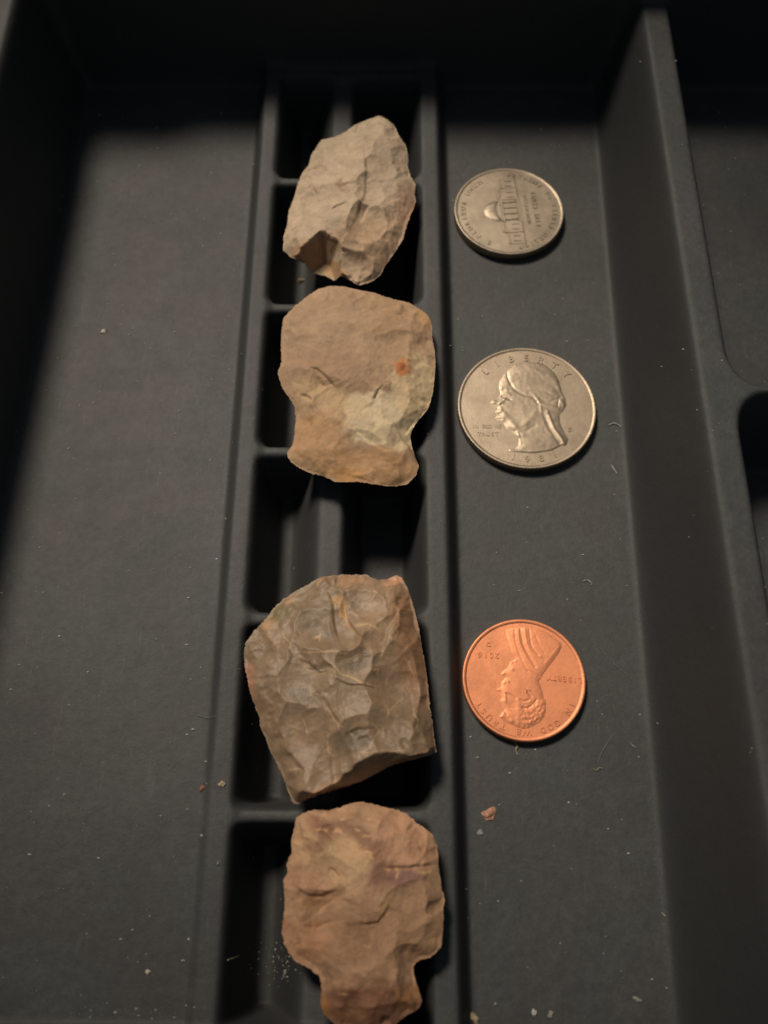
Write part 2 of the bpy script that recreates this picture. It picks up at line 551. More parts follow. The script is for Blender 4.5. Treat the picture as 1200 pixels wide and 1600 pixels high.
    H += fbm(P, 0.35, seed, 4) * fine * 0.8 + fbm(P, 1.6, seed + 1, 4) * fine * 0.5
    for line, dep, wn, wf, sd in steps:
        Q = [at(x, y, he + T * 0.8) for x, y in line]
        dd, side, arc = poly_dist(Pw * 0.35 + P * 0.65, Q)
        fade = np.clip(np.sin(np.clip(arc, 0.02, 0.98) * math.pi) * 1.6, 0, 1)
        H -= dep * fade * np.where(side * sd > 0, np.exp(-dd / wf), np.exp(-(dd / wn) ** 2))
    cutlow = np.full(len(P), 99.0)
    for (line, hr, slope, sd), Q in zip(cuts, cutq):
        dd, side, arc = poly_dist(P, Q)
        m = side * sd > 0
        Hc = .3 * fbm(P, .5, seed + 31, 3) + he + hr * np.clip(np.sin(np.clip(arc, 0, 1) * math.pi) * 5 + .15, 0, 1) - slope * dd + fbm(P, 0.8, seed + 8, 3) * 0.25
        H = np.where(m, np.minimum(H, Hc), H)
        cutlow = np.where(m, np.minimum(cutlow, Hc), cutlow)
    edge = np.clip(d / 0.15, 0, 1)
    Bz = he - Tb * (1 - np.exp(-(d / (w * 0.35)))) + fbm(P, 0.5, seed + 5, 3) * 0.3 * edge
    floor_ = he - Tb + 0.1
    hl = np.where(cutlow < 50, np.clip(cutlow, floor_, he), he)
    Bz = np.minimum(Bz, hl - 0.05 * edge)
    Bz[-NT:] = hl[-NT:]
    H = hl + (H - hl) * edge
    H = np.maximum(H, Bz + 0.1 * edge)
    # rock pigments, with lit facets, shaded hollows and lightened break faces painted in
    px = np.empty((len(P), 2))
    Ci = CM.transposed()
    for k in range(len(P)):
        v = Ci @ Vector((P[k, 0] - CAM_X, P[k, 1], H[k] - CAM_H)); px[k] = (600 - FPX * v.x / v.z, 800 + FPX * v.y / v.z)
    n1 = fbm(P, 0.30, seed + 20, 4); n2 = fbm(P, 0.30, seed + 21, 4); n3 = fbm(P, 0.9, seed + 22, 4)
    pw = px + np.stack([n1, n2], -1) * 9 + np.stack([n3, -n3], -1) * 5
    col = np.tile(np.array(srgb(base)), (len(P), 1))
    col *= (1 + 0.16 * n1 + 0.12 * n3)[:, None]
    for (bx, by, rx, ry, ang, c, stg, soft) in blobs:
        ca, sa = math.cos(math.radians(ang)), math.sin(math.radians(ang))
        x, y = pw[:, 0] - bx, pw[:, 1] - by
        q = np.sqrt(((x * ca + y * sa) / rx) ** 2 + ((-x * sa + y * ca) / ry) ** 2)
        f = np.clip((1 - q) / soft + 0.5, 0, 1) * stg
        col = col * (1 - f[:, None]) + np.array(srgb(c)) * f[:, None] * (1 + 0.12 * n3)[:, None]
    for (line, wd, c, stg) in veins:
        dd, _, arc = poly_dist(px + np.stack([n3, n1], -1) * 4, line)
        f = np.clip(1.3 - dd / (wd * (0.55 + 0.9 * np.abs(n2))), 0, 1) * stg * np.clip(np.sin(np.clip(arc, .03, .97) * math.pi) * 2.2, 0, 1)
        col = col * (1 - f[:, None]) + np.array(srgb(c)) * f[:, None]
    col *= gain
    faces = [(0, 1 + k, 1 + (k + 1) % NT) for k in range(NT)]
    for r in range(NR - 1):
        a = 1 + r * NT; b = a + NT
        faces += [(a + k, b + k, b + (k + 1) % NT, a + (k + 1) % NT) for k in range(NT)]
    # the underside, coarser, joined to the same rim
    V = np.column_stack([P, H]); base_n = len(P); lastring = base_n - NT
    under = []; rows = list(range(NR - 2, 0, -9)); vs = []
    prev = [lastring + k for k in range(NT)]; cur = base_n
    for r in rows:
        a = 1 + r * NT
        vs.append(np.column_stack([P[a:a + NT], Bz[a:a + NT]]))
        now = [cur + k for k in range(NT)]; cur += NT
        faces += [(prev[k], now[k], now[(k + 1) % NT], prev[(k + 1) % NT])[::-1] for k in range(NT)]
        prev = now
    vs.append(np.array([[C[0], C[1], Bz[0]]])); faces += [(prev[k], prev[(k + 1) % NT], cur) for k in range(NT)]
    V = np.vstack([V] + vs)
    loc = (C[0], C[1], he - Tb)
    me = mesh(name, V - np.array(loc), faces)
    ca_ = me.color_attributes.new("pigment_shade", 'FLOAT_COLOR', 'POINT')
    full = np.ones((len(V), 4)); full[:base_n, :3] = np.clip(col, 0.005, 1); full[base_n:, :3] = np.array(srgb(base)) * gain
    ca_.data.foreach_set("color", full.ravel())
    o = link(name, me, mat)
    o.location = [c * S for c in loc]
    return tag(o, label, cat)


ST = [(592.5, 180.5), (604, 186), (616, 196), (625, 215), (634, 227.5), (637.5, 242.5), (637, 260), (641, 275), (649, 287.5), (647.5, 302.5), (649.5, 316), (644, 330), (636, 350), (629, 375), (616, 395), (600, 417.5), (596, 427.5), (585, 437.5), (572.5, 443), (560, 446), (540, 445), (522.5, 438), (510, 430), (496, 427), (482, 423), (457, 415), (447.5, 405), (442, 392), (443, 370), (449, 350), (451, 330), (459, 310), (466, 285), (472.5, 270), (482.5, 257.5), (486, 242.5), (496, 227.5), (502.5, 218), (520, 215), (540, 206), (552.5, 196), (572.5, 187.5)]
stone("chipped_stone", "palest stone, tapering to a point at the back, broken at its lower left",
      ST, (552, 315), 8.1, 4.6, 2.6, 2.6, (198, 176, 150),
      blobs=[(615, 245, 32, 40, 20, (172, 152, 130), .6, .8), (590, 385, 45, 50, 0, (186, 152, 120), .7, 1.0), (520, 210, 60, 30, -20, (176, 164, 136), .5, 1),  # shade of the right-hand facets is painted into these tones
             (640, 330, 22, 40, 0, (172, 132, 108), .7, .8), (485, 395, 40, 22, -25, (196, 154, 116), .9, .6), (540, 365, 22, 26, 0, (168, 138, 110), .6, .7),  # break face coloured paler in place of missing fill light
             (520, 425, 30, 14, 20, (184, 146, 104), .8, .6), (533, 288, 7, 6, 0, (150, 122, 96), .7, .8), (480, 430, 18, 8, 0, (150, 126, 98), .7, .6)],
      cuts=[([(438, 410), (447, 402), (472, 385), (496, 367), (504, 365), (517, 372), (530, 380), (536, 400), (545, 425), (568, 458)], 2.5, 2.4, -1)],
      steps=[([(570, 215), (574, 250), (572, 300), (560, 335), (545, 365)], .35, .3, 5.0, 1), ([(488, 282), (495, 300), (500, 312)], .3, .15, 1.2, -1),
             ([(520, 262), (524, 275), (520, 285)], .25, .15, 1.0, -1), ([(545, 318), (528, 322), (515, 330)], .25, .15, 1.5, 1),
             ([(560, 345), (575, 318), (590, 310)], .35, .2, 1.5, 1)],
      scars=[(607, 250, 7, .5), (590, 290, 8, .4), (500, 300, 8, .4), (596, 350, 10, .5), (560, 420, 6, .4)],
      seed=3, edge_scars=26, planes=6, net=[(598,200,1.6),(575,232,3.2),(573,268,4.3),(566,310,4.9),(548,345,5.0),(530,376,4.7),(504,364,4.2),(472,383,3.2),(510,245,2.6),(495,290,3.0),(480,330,2.7),(462,370,2.4),(530,290,4.3),(515,330,4.0),(610,230,1.9),(618,270,2.4),(622,310,2.0),(612,350,2.1),(590,325,3.9),(592,375,2.5),(562,395,3.4),(575,420,2.0),(590,403,1.5),(552,425,2.6),(585,285,3.4)],
      mat=stone_mat("pale_chert", .7, .06), gain=.84)

ST = [(514.7, 446.7), (538.7, 447.5), (560, 453), (584, 457), (602.7, 464), (621, 469), (637, 472), (656, 482.7), (669, 493), (674.7, 508), (674.7, 526.7), (678.7, 545), (680.5, 569), (678.7, 590.7), (676, 614.7), (669, 638.7), (653, 657), (642.7, 673), (640.8, 684), (644, 700), (649, 716), (654.7, 729), (649, 744), (636, 757), (613, 760), (586.7, 757), (565, 753), (544, 753), (522.7, 753), (506.7, 744), (482.7, 738.7), (464, 729), (452, 718.7), (447.5, 709), (457, 694.7), (460, 678.7), (462, 657), (460, 633), (450.7, 620), (440, 604), (433.9, 582.7), (440, 564), (438.7, 537), (440, 516), (442.7, 497), (458.7, 480), (477, 465), (496, 452)]
stone("chipped_stone", "notched tan stone with a cream patch and an orange spot, beside the largest coin",
      ST, (560, 600), 8.5, 2.6, 2.6, 3.2, (184, 154, 124),
      blobs=[(530, 580, 75, 42, 15, (166, 134, 106), .7, .9), (625, 500, 60, 40, 30, (182, 146, 112), .5, 1),
             (600, 655, 66, 44, 10, (218, 198, 164), .95, .12), (648, 600, 40, 50, 0, (216, 190, 152), .95, .12), (520, 625, 50, 24, 20, (206, 176, 134), .6, .9),
             (615, 682, 40, 22, 5, (202, 182, 148), .8, .3),
             (500, 690, 50, 45, 0, (192, 152, 114), .85, .5), (575, 728, 80, 28, 5, (188, 148, 108), .9, .12), (545, 740, 24, 10, 5, (200, 150, 88), .6, .8),
             (487, 668, 26, 20, 0, (182, 142, 100), .5, .8), (628, 572, 13, 14, 0, (190, 116, 62), .9, .7), (628, 570, 5, 5, 0, (150, 76, 34), .8, .8),
             (622, 748, 10, 8, 0, (140, 112, 82), .7, .7), (672, 495, 12, 30, -30, (196, 150, 92), .5, .8), (545, 510, 6, 6, 0, (160, 132, 90), .6, .8)],
      steps=[([(480, 575), (495, 578), (508, 588), (516, 598), (524, 608)], .6, .22, 2.6, -1), ([(466, 612), (478, 615), (488, 624)], .45, .18, 2.0, -1),
             ([(583, 628), (592, 613), (602, 604)], .35, .15, 1.6, -1), ([(582, 692), (584, 675), (586, 660)], .3, .12, 1.0, 1),
             ([(633, 672), (640, 658), (648, 648)], .4, .2, 1.5, 1), ([(545, 665), (575, 686), (600, 700), (635, 702)], .35, .2, 5.0, 1),
             ([(480, 640), (486, 665), (478, 690)], .3, .3, 2.0, 1), ([(620, 480), (632, 492), (640, 497)], .2, .15, 1.2, 1)],
      scars=[(505, 620, 8, .5), (628, 640, 10, .35), (520, 520, 22, .35), (620, 530, 20, .3), (560, 730, 12, .3), (560, 640, 16, .2)],
      seed=11, edge_scars=30, planes=6, net=[(500,480,2.0),(550,475,2.3),(600,490,2.4),(645,510,1.8),(465,520,1.6),(520,530,3.1),(580,540,3.3),(630,560,3.0),(665,560,1.3),(455,575,1.5),(490,575,2.7),(500,602,1.7),(524,608,3.1),(470,620,1.4),(488,628,2.5),(560,620,3.4),(600,605,3.1),(583,632,2.2),(640,620,2.3),(615,655,2.7),(650,640,1.1),(530,655,3.0),(575,682,2.9),(600,694,2.5),(635,700,1.8),(490,660,2.1),(480,700,1.7),(530,700,2.0),(580,712,1.5),(625,722,1.4),(500,730,1.1),(560,738,1.1),(620,745,.9)],
      mat=stone_mat("tan_chert", .72, .05), gain=.8)

ST = [(501.6, 901), (530, 898), (552.6, 897.5), (572.5, 897.5), (586.7, 905.4), (603.7, 905.4), (619, 898), (627.7, 902.6), (636, 916.7), (643, 938), (649, 957.8), (654.7, 983), (659, 1011.7), (664.6, 1040), (668.8, 1074), (671.6, 1105), (676, 1133.5), (679.6, 1162), (680.7, 1181), (666, 1187), (643, 1193), (615, 1200), (595, 1210), (569.7, 1224), (541, 1234), (510, 1244), (484.7, 1252.5), (463.4, 1256.7), (457.7, 1255), (450.7, 1238), (442, 1213), (430.8, 1190), (422, 1173), (415, 1153), (406.8, 1136), (405, 1119), (398, 1102), (391, 1082.5), (387, 1062.7), (382.7, 1042.8), (381, 1020), (384, 1003), (396.8, 986), (416.7, 966), (428, 949), (442, 936.6), (459, 925), (481.8, 912.5)]
TAN = (196, 164, 124)
V3 = [([(530, 925), (538, 945), (543, 975), (560, 990), (575, 1010), (585, 1025)], 5), ([(545, 932), (560, 944), (575, 944), (590, 925)], 2), ([(460, 1018), (490, 1017), (520, 1015), (540, 1022), (550, 1014)], 3),
      ([(518, 1038), (535, 1052), (560, 1066), (590, 1073)], 3), ([(480, 1030), (482, 1048), (495, 1052), (520, 1045)], 2.2), ([(486, 1062), (488, 1080), (487, 1092)], 2.5),
      ([(512, 1100), (522, 1125), (540, 1140)], 2.5), ([(510, 1145), (513, 1175), (525, 1180)], 3), ([(530, 1180), (505, 1180), (495, 1195), (510, 1210)], 2.2), ([(575, 1130), (592, 1140), (580, 1165), (560, 1183)], 3),
      ([(552, 978), (575, 976), (594, 985)], 3), ([(580, 1048), (592, 1046), (590, 1055)], 2.5), ([(632, 1022), (642, 1045), (650, 1070)], 3), ([(612, 1044), (628, 1035)], 2), ([(600, 1125), (612, 1105), (630, 1090)], 2),
      ([(645, 1105), (652, 1125), (650, 1140)], 2), ([(440, 980), (455, 968), (462, 955)], 3), ([(495, 920), (503, 905)], 3), ([(545, 1140), (552, 1150)], 2.5), ([(440, 990), (452, 1003)], 2.5), ([(445, 1130), (470, 1140)], 2),
      ([(448, 1205), (470, 1200), (480, 1215)], 2), ([(620, 960), (622, 975), (618, 1000)], 2.5), ([(490, 998), (500, 992), (498, 1003)], 4), ([(600, 920), (608, 922), (602, 935)], 2), ([(560, 1180), (600, 1172), (650, 1176)], 1.6),
      ([(470, 1115), (478, 1135), (480, 1148)], 2), ([(545, 958), (570, 965)], 2)]
stone("chipped_stone", "largest stone, grey brown and glassy with tan veins and a dark snapped front edge",
      ST, (535, 1070), 9.5, 5.4, 3.2, 4.2, (136, 114, 92),
      blobs=[(500, 960, 50, 50, 0, (120, 104, 84), .7, .8), (455, 1060, 50, 45, 0, (136, 118, 98), .7, .8), (535, 1070, 36, 48, -20, (142, 124, 102), .7, .8), (600, 975, 40, 60, 15, (152, 126, 100), .6, .9),
             (640, 1010, 22, 90, -12, (136, 102, 76), .8, .6), (620, 1140, 40, 45, 0, (118, 100, 78), .7, .8), (555, 1155, 30, 20, 0, (96, 86, 68), .8, .7), (430, 1170, 30, 60, -20, (128, 108, 86), .6, .9),  # shading painted in: lit facets paler, hollows darker
             (555, 1030, 30, 14, 0, (104, 90, 72), .7, .7), (472, 1085, 22, 14, 0, (104, 92, 72), .7, .7), (440, 955, 26, 18, -30, (112, 102, 72), .6, .8), (455, 935, 10, 6, -40, (176, 142, 116), .7, .9), (417, 975, 12, 6, -30, (176, 140, 108), .7, .9),
             (390, 1060, 9, 25, 0, (166, 120, 100), .8, .7), (617, 905, 16, 7, 0, (186, 140, 110), .8, .6), (550, 905, 30, 8, 0, (164, 128, 100), .7, .7), (575, 1220, 90, 18, -18, (190, 144, 104), .9, .7), (536, 958, 8, 30, -12, (176, 134, 88), .7, .6),  # snapped face painted paler to offset the shade it lies in
             (405, 1015, 22, 20, 0, (112, 96, 74), .6, .8), (515, 1240, 30, 8, -15, (112, 82, 54), .9, .5)],
      veins=[(l, w * 0.62, TAN, .3 + .12 * (i % 4)) for i, (l, w) in enumerate(V3)],
      cuts=[([(700, 1181), (680.7, 1179), (643, 1177), (609, 1173), (586.7, 1177), (558, 1189), (530, 1204), (501.7, 1222.7), (482, 1241), (465, 1256), (455, 1266)], 4.1, 1.7, 1)],
      steps=[([(508, 905), (518, 935), (523, 965), (530, 1000)], 0.44, .25, 3.5, 1), ([(590, 1030), (606, 985), (620, 945), (628, 925)], 0.39, .25, 3.0, 1), ([(520, 1040), (555, 1018), (580, 1020)], 0.39, .25, 2.5, 1),
             ([(500, 1085), (515, 1110), (535, 1140)], 0.33, .2, 3.0, -1), ([(533, 930), (545, 970), (570, 1005), (586, 1030)], 0.33, .25, 2.5, -1), ([(460, 1025), (482, 1035), (500, 1050), (525, 1047)], 0.28, .2, 2.0, -1),
             ([(540, 1150), (560, 1140), (585, 1140)], 0.28, .2, 2.0, -1), ([(520, 1060), (545, 1070), (590, 1074)], 0.28, .2, 3, -1), ([(440, 990), (458, 1020), (450, 1040)], 0.22, .2, 2, 1), ([(470, 1110), (480, 1140)], 0.22, .2, 2, 1)],
      scars=[(545, 1090, 10, .6), (455, 1065, 10, .6), (600, 1000, 9, .5), (565, 925, 8, .5), (480, 960, 10, .5), (555, 1160, 9, .15), (560, 1035, 8, .15), (620, 1130, 9, .5), (650, 1060, 10, .5), (450, 1160, 12, .5), (500, 1190, 8, .4), (520, 960, 8, .4)],
      seed=21, edge_scars=46, planes=9, net=[(508,910,1.4),(527,965,3.5),(530,1000,4.5),(550,935,2.8),(575,1000,4.8),(590,1030,5.2),(560,985,4.4),(600,960,3.4),(612,1010,4.5),(625,960,2.8),(622,925,1.5),(590,925,2.2),(645,1010,1.8),(640,1060,2.6),(655,1100,1.5),(605,1060,4.1),(470,960,2.6),(455,1000,3.0),(490,1017,4.6),(540,1016,5.0),(480,1042,3.0),(500,1050,3.3),(560,1042,3.9),(520,1050,4.6),(440,1050,3.4),(410,1030,1.5),(400,1070,1.2),(450,1090,3.5),(487,1082,3.0),(500,1060,4.4),(535,1075,5.1),(590,1075,5.0),(515,1110,4.4),(540,1140,4.7),(480,1130,3.6),(430,1130,2.1),(455,1170,2.3),(500,1160,4.1),(515,1180,4.4),(560,1157,3.8),(585,1135,4.8),(620,1110,3.4),(595,1163,4.8),(640,1145,3.9),(665,1150,2.6),(480,1200,3.2),(540,1183,4.8),(500,1215,4.5),(470,1235,3.4),(560,1178,4.9),(609,1168,4.9),(643,1172,4.6),(670,1172,3.6)],
      mat=stone_mat("glassy_chert", .46, .08), gain=1.12, fine=.08)

ST = [(565, 1252.5), (580, 1256), (600, 1261), (620, 1265), (635, 1271), (650, 1285), (665, 1295), (676, 1304), (681, 1317.5), (685, 1337.5), (684, 1352.5), (687.5, 1370), (690, 1390), (695, 1402.5), (692.5, 1422.5), (692.5, 1442.5), (691, 1462.5), (690, 1477.5), (680, 1490), (670, 1497), (657.5, 1499), (646, 1507.5), (646, 1520), (650, 1535), (656, 1552.5), (659.5, 1565), (655, 1575), (637.5, 1585), (620, 1597.5), (600, 1610), (570, 1616), (540, 1610), (520, 1598), (505, 1582.5), (500.5, 1567.5), (502.5, 1547.5), (500.5, 1527.5), (492.5, 1520), (477.5, 1510), (460, 1501), (452.5, 1490), (444, 1475), (440, 1455), (442.5, 1435), (445, 1415), (444, 1392.5), (442.5, 1375), (450, 1362.5), (447, 1350), (456, 1332.5), (454.5, 1312.5), (460, 1295), (462.5, 1277.5), (475, 1269.5), (492.5, 1265), (512.5, 1266), (532.5, 1261), (547.5, 1255)]
CH = (206, 164, 118)
stone("chipped_stone", "reddish tan flaked stone with a narrow stem, nearest in the row, purple streaks on top",
      ST, (570, 1430), 9.0, 2.8, 2.8, 3.6, (166, 132, 104),
      blobs=[(530, 1340, 60, 40, 30, (186, 154, 118), .8, .5), (475, 1300, 22, 40, 0, (180, 146, 112), .7, .8), (630, 1315, 55, 48, 20, (180, 138, 108), .8, .7), (480, 1380, 40, 26, 30, (166, 126, 98), .6, .8),
             (505, 1290, 30, 14, 30, (126, 90, 72), .8, .8), (560, 1305, 40, 10, 35, (132, 96, 78), .7, .9), (500, 1318, 22, 10, -30, (128, 92, 74), .6, .9), (598, 1368, 24, 16, 0, (134, 96, 82), .8, .8), (635, 1370, 26, 9, -8, (122, 88, 82), .8, .9), (590, 1330, 14, 16, 0, (128, 92, 72), .7, .8),
             (480, 1412, 24, 8, -25, (148, 112, 70), .6, .8), (570, 1470, 60, 45, 0, (146, 112, 84), .7, 1), (650, 1450, 40, 50, 0, (152, 118, 88), .5, 1), (480, 1470, 36, 34, 0, (166, 120, 84), .6, .9), (575, 1575, 85, 40, 0, (118, 80, 58), .85, .7),
             (535, 1560, 26, 14, 0, (100, 64, 50), .7, .8), (640, 1555, 20, 22, 0, (138, 98, 58), .6, .8), (507, 1575, 8, 20, 0, (142, 98, 48), .7, .7), (445, 1448, 5, 9, 0, (150, 96, 76), .6, .9), (600, 1420, 12, 5, -45, (196, 158, 108), .7, .7), (560, 1525, 10, 8, 0, (124, 88, 66), .6, .8),
             (660, 1330, 24, 14, 0, (156, 116, 88), .6, .8), (655, 1575, 9, 9, 0, (96, 64, 54), .7, .7)],
      veins=[([(495, 1296), (505, 1296), (510, 1300)], 4, CH, .8), ([(520, 1300), (528, 1298), (535, 1305)], 4.5, CH, .8), ([(570, 1330), (580, 1333), (578, 1345)], 3.5, CH, .8), ([(566, 1303), (580, 1305)], 2.5, CH, .7), ([(618, 1355), (622, 1362), (618, 1372)], 3, CH, .8), ([(655, 1363), (665, 1364), (675, 1360)], 2.5, CH, .8),
             ([(598, 1358), (606, 1358), (608, 1362)], 2.5, CH, .7), ([(575, 1445), (590, 1438), (600, 1425)], 2.5, CH, .7), ([(662, 1428), (675, 1432)], 2.5, CH, .6), ([(510, 1352), (530, 1370), (550, 1385)], 1.8, CH, .5), ([(530, 1280), (538, 1281)], 2.5, CH, .7), ([(556, 1293), (562, 1296)], 2.5, (220, 184, 140), .8),
             ([(572, 1280), (580, 1281)], 2, CH, .7), ([(545, 1315), (555, 1320)], 2.5, CH, .7), ([(565, 1478), (575, 1482), (578, 1476)], 2.5, CH, .5), ([(528, 1552), (545, 1553)], 2.5, CH, .4), ([(615, 1545), (625, 1560)], 2.5, (176, 126, 72), .6), ([(635, 1312), (642, 1311)], 2.5, CH, .6), ([(525, 1268), (535, 1264)], 2.5, CH, .5)],
      steps=[([(492, 1428), (508, 1415), (525, 1404), (540, 1400)], .8, .2, 2.2, 1), ([(470, 1451), (490, 1451), (505, 1443), (525, 1440)], .5, .12, .8, 1), ([(513, 1355), (522, 1362), (528, 1372)], .35, .15, 1.2, -1), ([(455, 1385), (475, 1400), (500, 1402), (540, 1385)], .45, .3, 2.5, -1),
             ([(560, 1446), (590, 1442), (605, 1425), (612, 1410)], .4, .2, 2.0, -1), ([(585, 1345), (600, 1355), (650, 1355), (684, 1352)], .45, .3, 2.0, -1), ([(495, 1275), (500, 1290), (520, 1310), (560, 1325), (580, 1345)], .4, .3, 2.0, 1), ([(458, 1480), (465, 1478)], .4, .15, .5, 1)],
      scars=[(485, 1350, 10, .4), (640, 1320, 12, .4), (655, 1420, 10, .4), (480, 1440, 8, .4), (570, 1490, 12, .3), (610, 1465, 10, .3), (575, 1560, 8, .3), (530, 1290, 8, .4)],
      seed=33, edge_scars=34, planes=6, net=[(500,1290,1.9),(550,1280,1.9),(600,1285,1.9),(640,1310,2.4),(665,1345,1.7),(505,1320,2.9),(545,1320,3.1),(575,1345,3.3),(580,1375,3.2),(545,1385,3.5),(500,1365,3.0),(475,1350,2.1),(470,1385,2.2),(500,1398,3.1),(480,1422,1.7),(520,1420,2.8),(508,1413,1.9),(560,1410,3.5),(600,1400,2.8),(620,1365,2.4),(650,1372,2.6),(610,1340,2.9),(660,1400,2.4),(670,1440,1.7),(630,1430,2.6),(600,1440,3.3),(560,1450,3.3),(520,1450,2.3),(470,1450,1.3),(470,1480,1.2),(510,1490,2.1),(560,1490,3.1),(610,1480,2.8),(650,1475,1.5),(540,1530,2.3),(575,1520,2.9),(620,1530,2.1),(530,1570,1.6),(580,1570,2.3),(630,1565,1.3),(570,1600,1.1)],
      mat=stone_mat("reddish_chert", .7, .07), gain=1.12)


# ------------------------------------------------------------------ coins
def disc_lathe(prof, n=240, reeds=0):
    V, F = [], []
    for (r, z, rd) in prof:
        for k in range(n):
            a = 2 * math.pi * k / n
            rr = r - (0.05 if (rd and reeds and k % 4 >= 2) else 0)
            V.append((rr * math.cos(a), rr * math.sin(a), z))
    for i in range(len(prof) - 1):
        a = i * n; b = a + n
        F += [(a + k, a + (k + 1) % n, b + (k + 1) % n, b + k) for k in range(n)]
    return V, F


_glyph = {}


def glyph(ch):
    if ch not in _glyph:
        c = bpy.data.curves.new("glyph", 'FONT'); c.body = ch; c.size = 1.0; c.extrude = 0.04
        c.bevel_depth = 0.02; c.bevel_resolution = 1; c.align_x = 'CENTER'; c.resolution_u = 4
        o = bpy.data.objects.new("glyph", c); COL.objects.link(o)
        dg = bpy.context.evaluated_depsgraph_get(); dg.update()
        me = bpy.data.meshes.new_from_object(o.evaluated_get(dg))
        v = np.array([tuple(x.co) for x in me.vertices]); f = [tuple(p.vertices) for p in me.polygons]
        bpy.data.objects.remove(o); bpy.data.curves.remove(c); bpy.data.meshes.remove(me)
        _glyph[ch] = (v, f)
    return _glyph[ch]


class Bag:
    def __init__(s): s.V = []; s.F = []
    def add(s, v, f):
        n = len(s.V); s.V += [tuple(x) for x in v]; s.F += [tuple(i + n for i in q) for q in f]
    def box(s, x0, x1, y0, y1, z0, z1, bev=0.05):
        b = min(bev, (x1 - x0) / 2.2, (y1 - y0) / 2.2)
        v = [(x0, y0, z0), (x1, y0, z0), (x1, y1, z0), (x0, y1, z0), (x0 + b, y0 + b, z1), (x1 - b, y0 + b, z1), (x1 - b, y1 - b, z1), (x0 + b, y1 - b, z1)]
        s.add(v, [(0, 1, 5, 4), (1, 2, 6, 5), (2, 3, 7, 6), (3, 0, 4, 7), (4, 5, 6, 7)])
    def prism(s, pts, z0, z1, bev=0.06):
        c = np.mean(pts, 0); n = len(pts)
        v = [(x, y, z0) for x, y in pts]
        for x, y in pts:
            l = math.hypot(x - c[0], y - c[1]); k = 1 - bev / max(l, bev * 2); v.append((c[0] + (x - c[0]) * k, c[1] + (y - c[1]) * k, z1))
        s.add(v, [(k, (k + 1) % n, n + (k + 1) % n, n + k) for k in range(n)] + [tuple(range(n, 2 * n))])


def letters(bag, text, size, z, hgt, arc=None, pos=None, rot=0.0, spread=1.0, flip=False):
    """arc = (radius, middle angle in degrees, degrees between letters)"""
    n = len(text)
    for k, ch in enumerate(text):
        if ch == ' ': continue
        v, f = glyph(ch)
        x = v[:, 0] * size * spread; y = (v[:, 1] - 0.35) * size; zz = z + v[:, 2] / 0.06 * hgt * 1.5
        if arc:
            R, mida, st = arc
            a = mida + (-(k - (n - 1) / 2) * st if not flip else (k - (n - 1) / 2) * st)
            th = math.radians(a - 90 if not flip else a + 90)
            cx, cy = R * math.cos(math.radians(a)), R * math.sin(math.radians(a))
        else:
            th = rot; off = (k - (n - 1) / 2) * size * 0.72 * spread
            cx, cy = pos[0] + off * math.cos(rot), pos[1] + off * math.sin(rot)
        c_, s_ = math.cos(th), math.sin(th)
        bag.add(np.column_stack([cx + x * c_ - y * s_, cy + x * s_ + y * c_, zz]), f)


def relief(outline, z, hmax, wd, feats=(), lumps=None, step=0.09, gauss=()):
    """raised figure on a coin: outline and features in coin millimetres"""
    Q = np.array(outline); x0, y0 = Q.min(0) - .1; x1, y1 = Q.max(0) + .1
    xs = np.arange(x0, x1, step); ys = np.arange(y0, y1, step)
    XX, YY = np.meshgrid(xs, ys); P = np.column_stack([XX.ravel(), YY.ravel()])
    d, _, _ = poly_dist(P, [tuple(q) for q in Q] + [tuple(Q[0])])
    ins = inside_poly(P, [tuple(q) for q in Q])
    sd = np.where(ins, d, -d)
    H = hmax * (1 - np.exp(-np.maximum(sd, 0) / wd))
    for line, wdt, amp in feats:
        amp *= 0.36; line = smooth(line); wdt *= 1.25
        dd, side, arc = poly_dist(P, line)
        H += amp * np.exp(-(dd / wdt) ** 2) * np.clip(sd / .4, 0, 1)
    for gx_, gy_, r, amp in gauss:
        amp *= 0.4; r *= 1.5
        H += amp * np.exp(-((P[:, 0] - gx_) ** 2 + (P[:, 1] - gy_) ** 2) / r ** 2) * np.clip(sd / .3, 0, 1)
    if lumps:
        f, amp, msk = lumps
        H += np.array([noise.noise(Vector((x * f, y * f, 3))) for x, y in P]) * amp * msk(P) * np.clip(sd / .3, 0, 1)
    H = np.where(sd > 0, np.maximum(H, 0.003), -0.02) + z
    ok = (sd > -step * 1.2).reshape(XX.shape); idn = np.arange(XX.size).reshape(XX.shape)
    q = np.stack([idn[:-1, :-1], idn[:-1, 1:], idn[1:, 1:], idn[1:, :-1]], -1)[ok[:-1, :-1] & ok[1:, 1:] & ok[:-1, 1:] & ok[1:, :-1]].reshape(-1, 4)
    used, inv = np.unique(q, return_inverse=True)
    return np.column_stack([P, H])[used], inv.reshape(-1, 4)


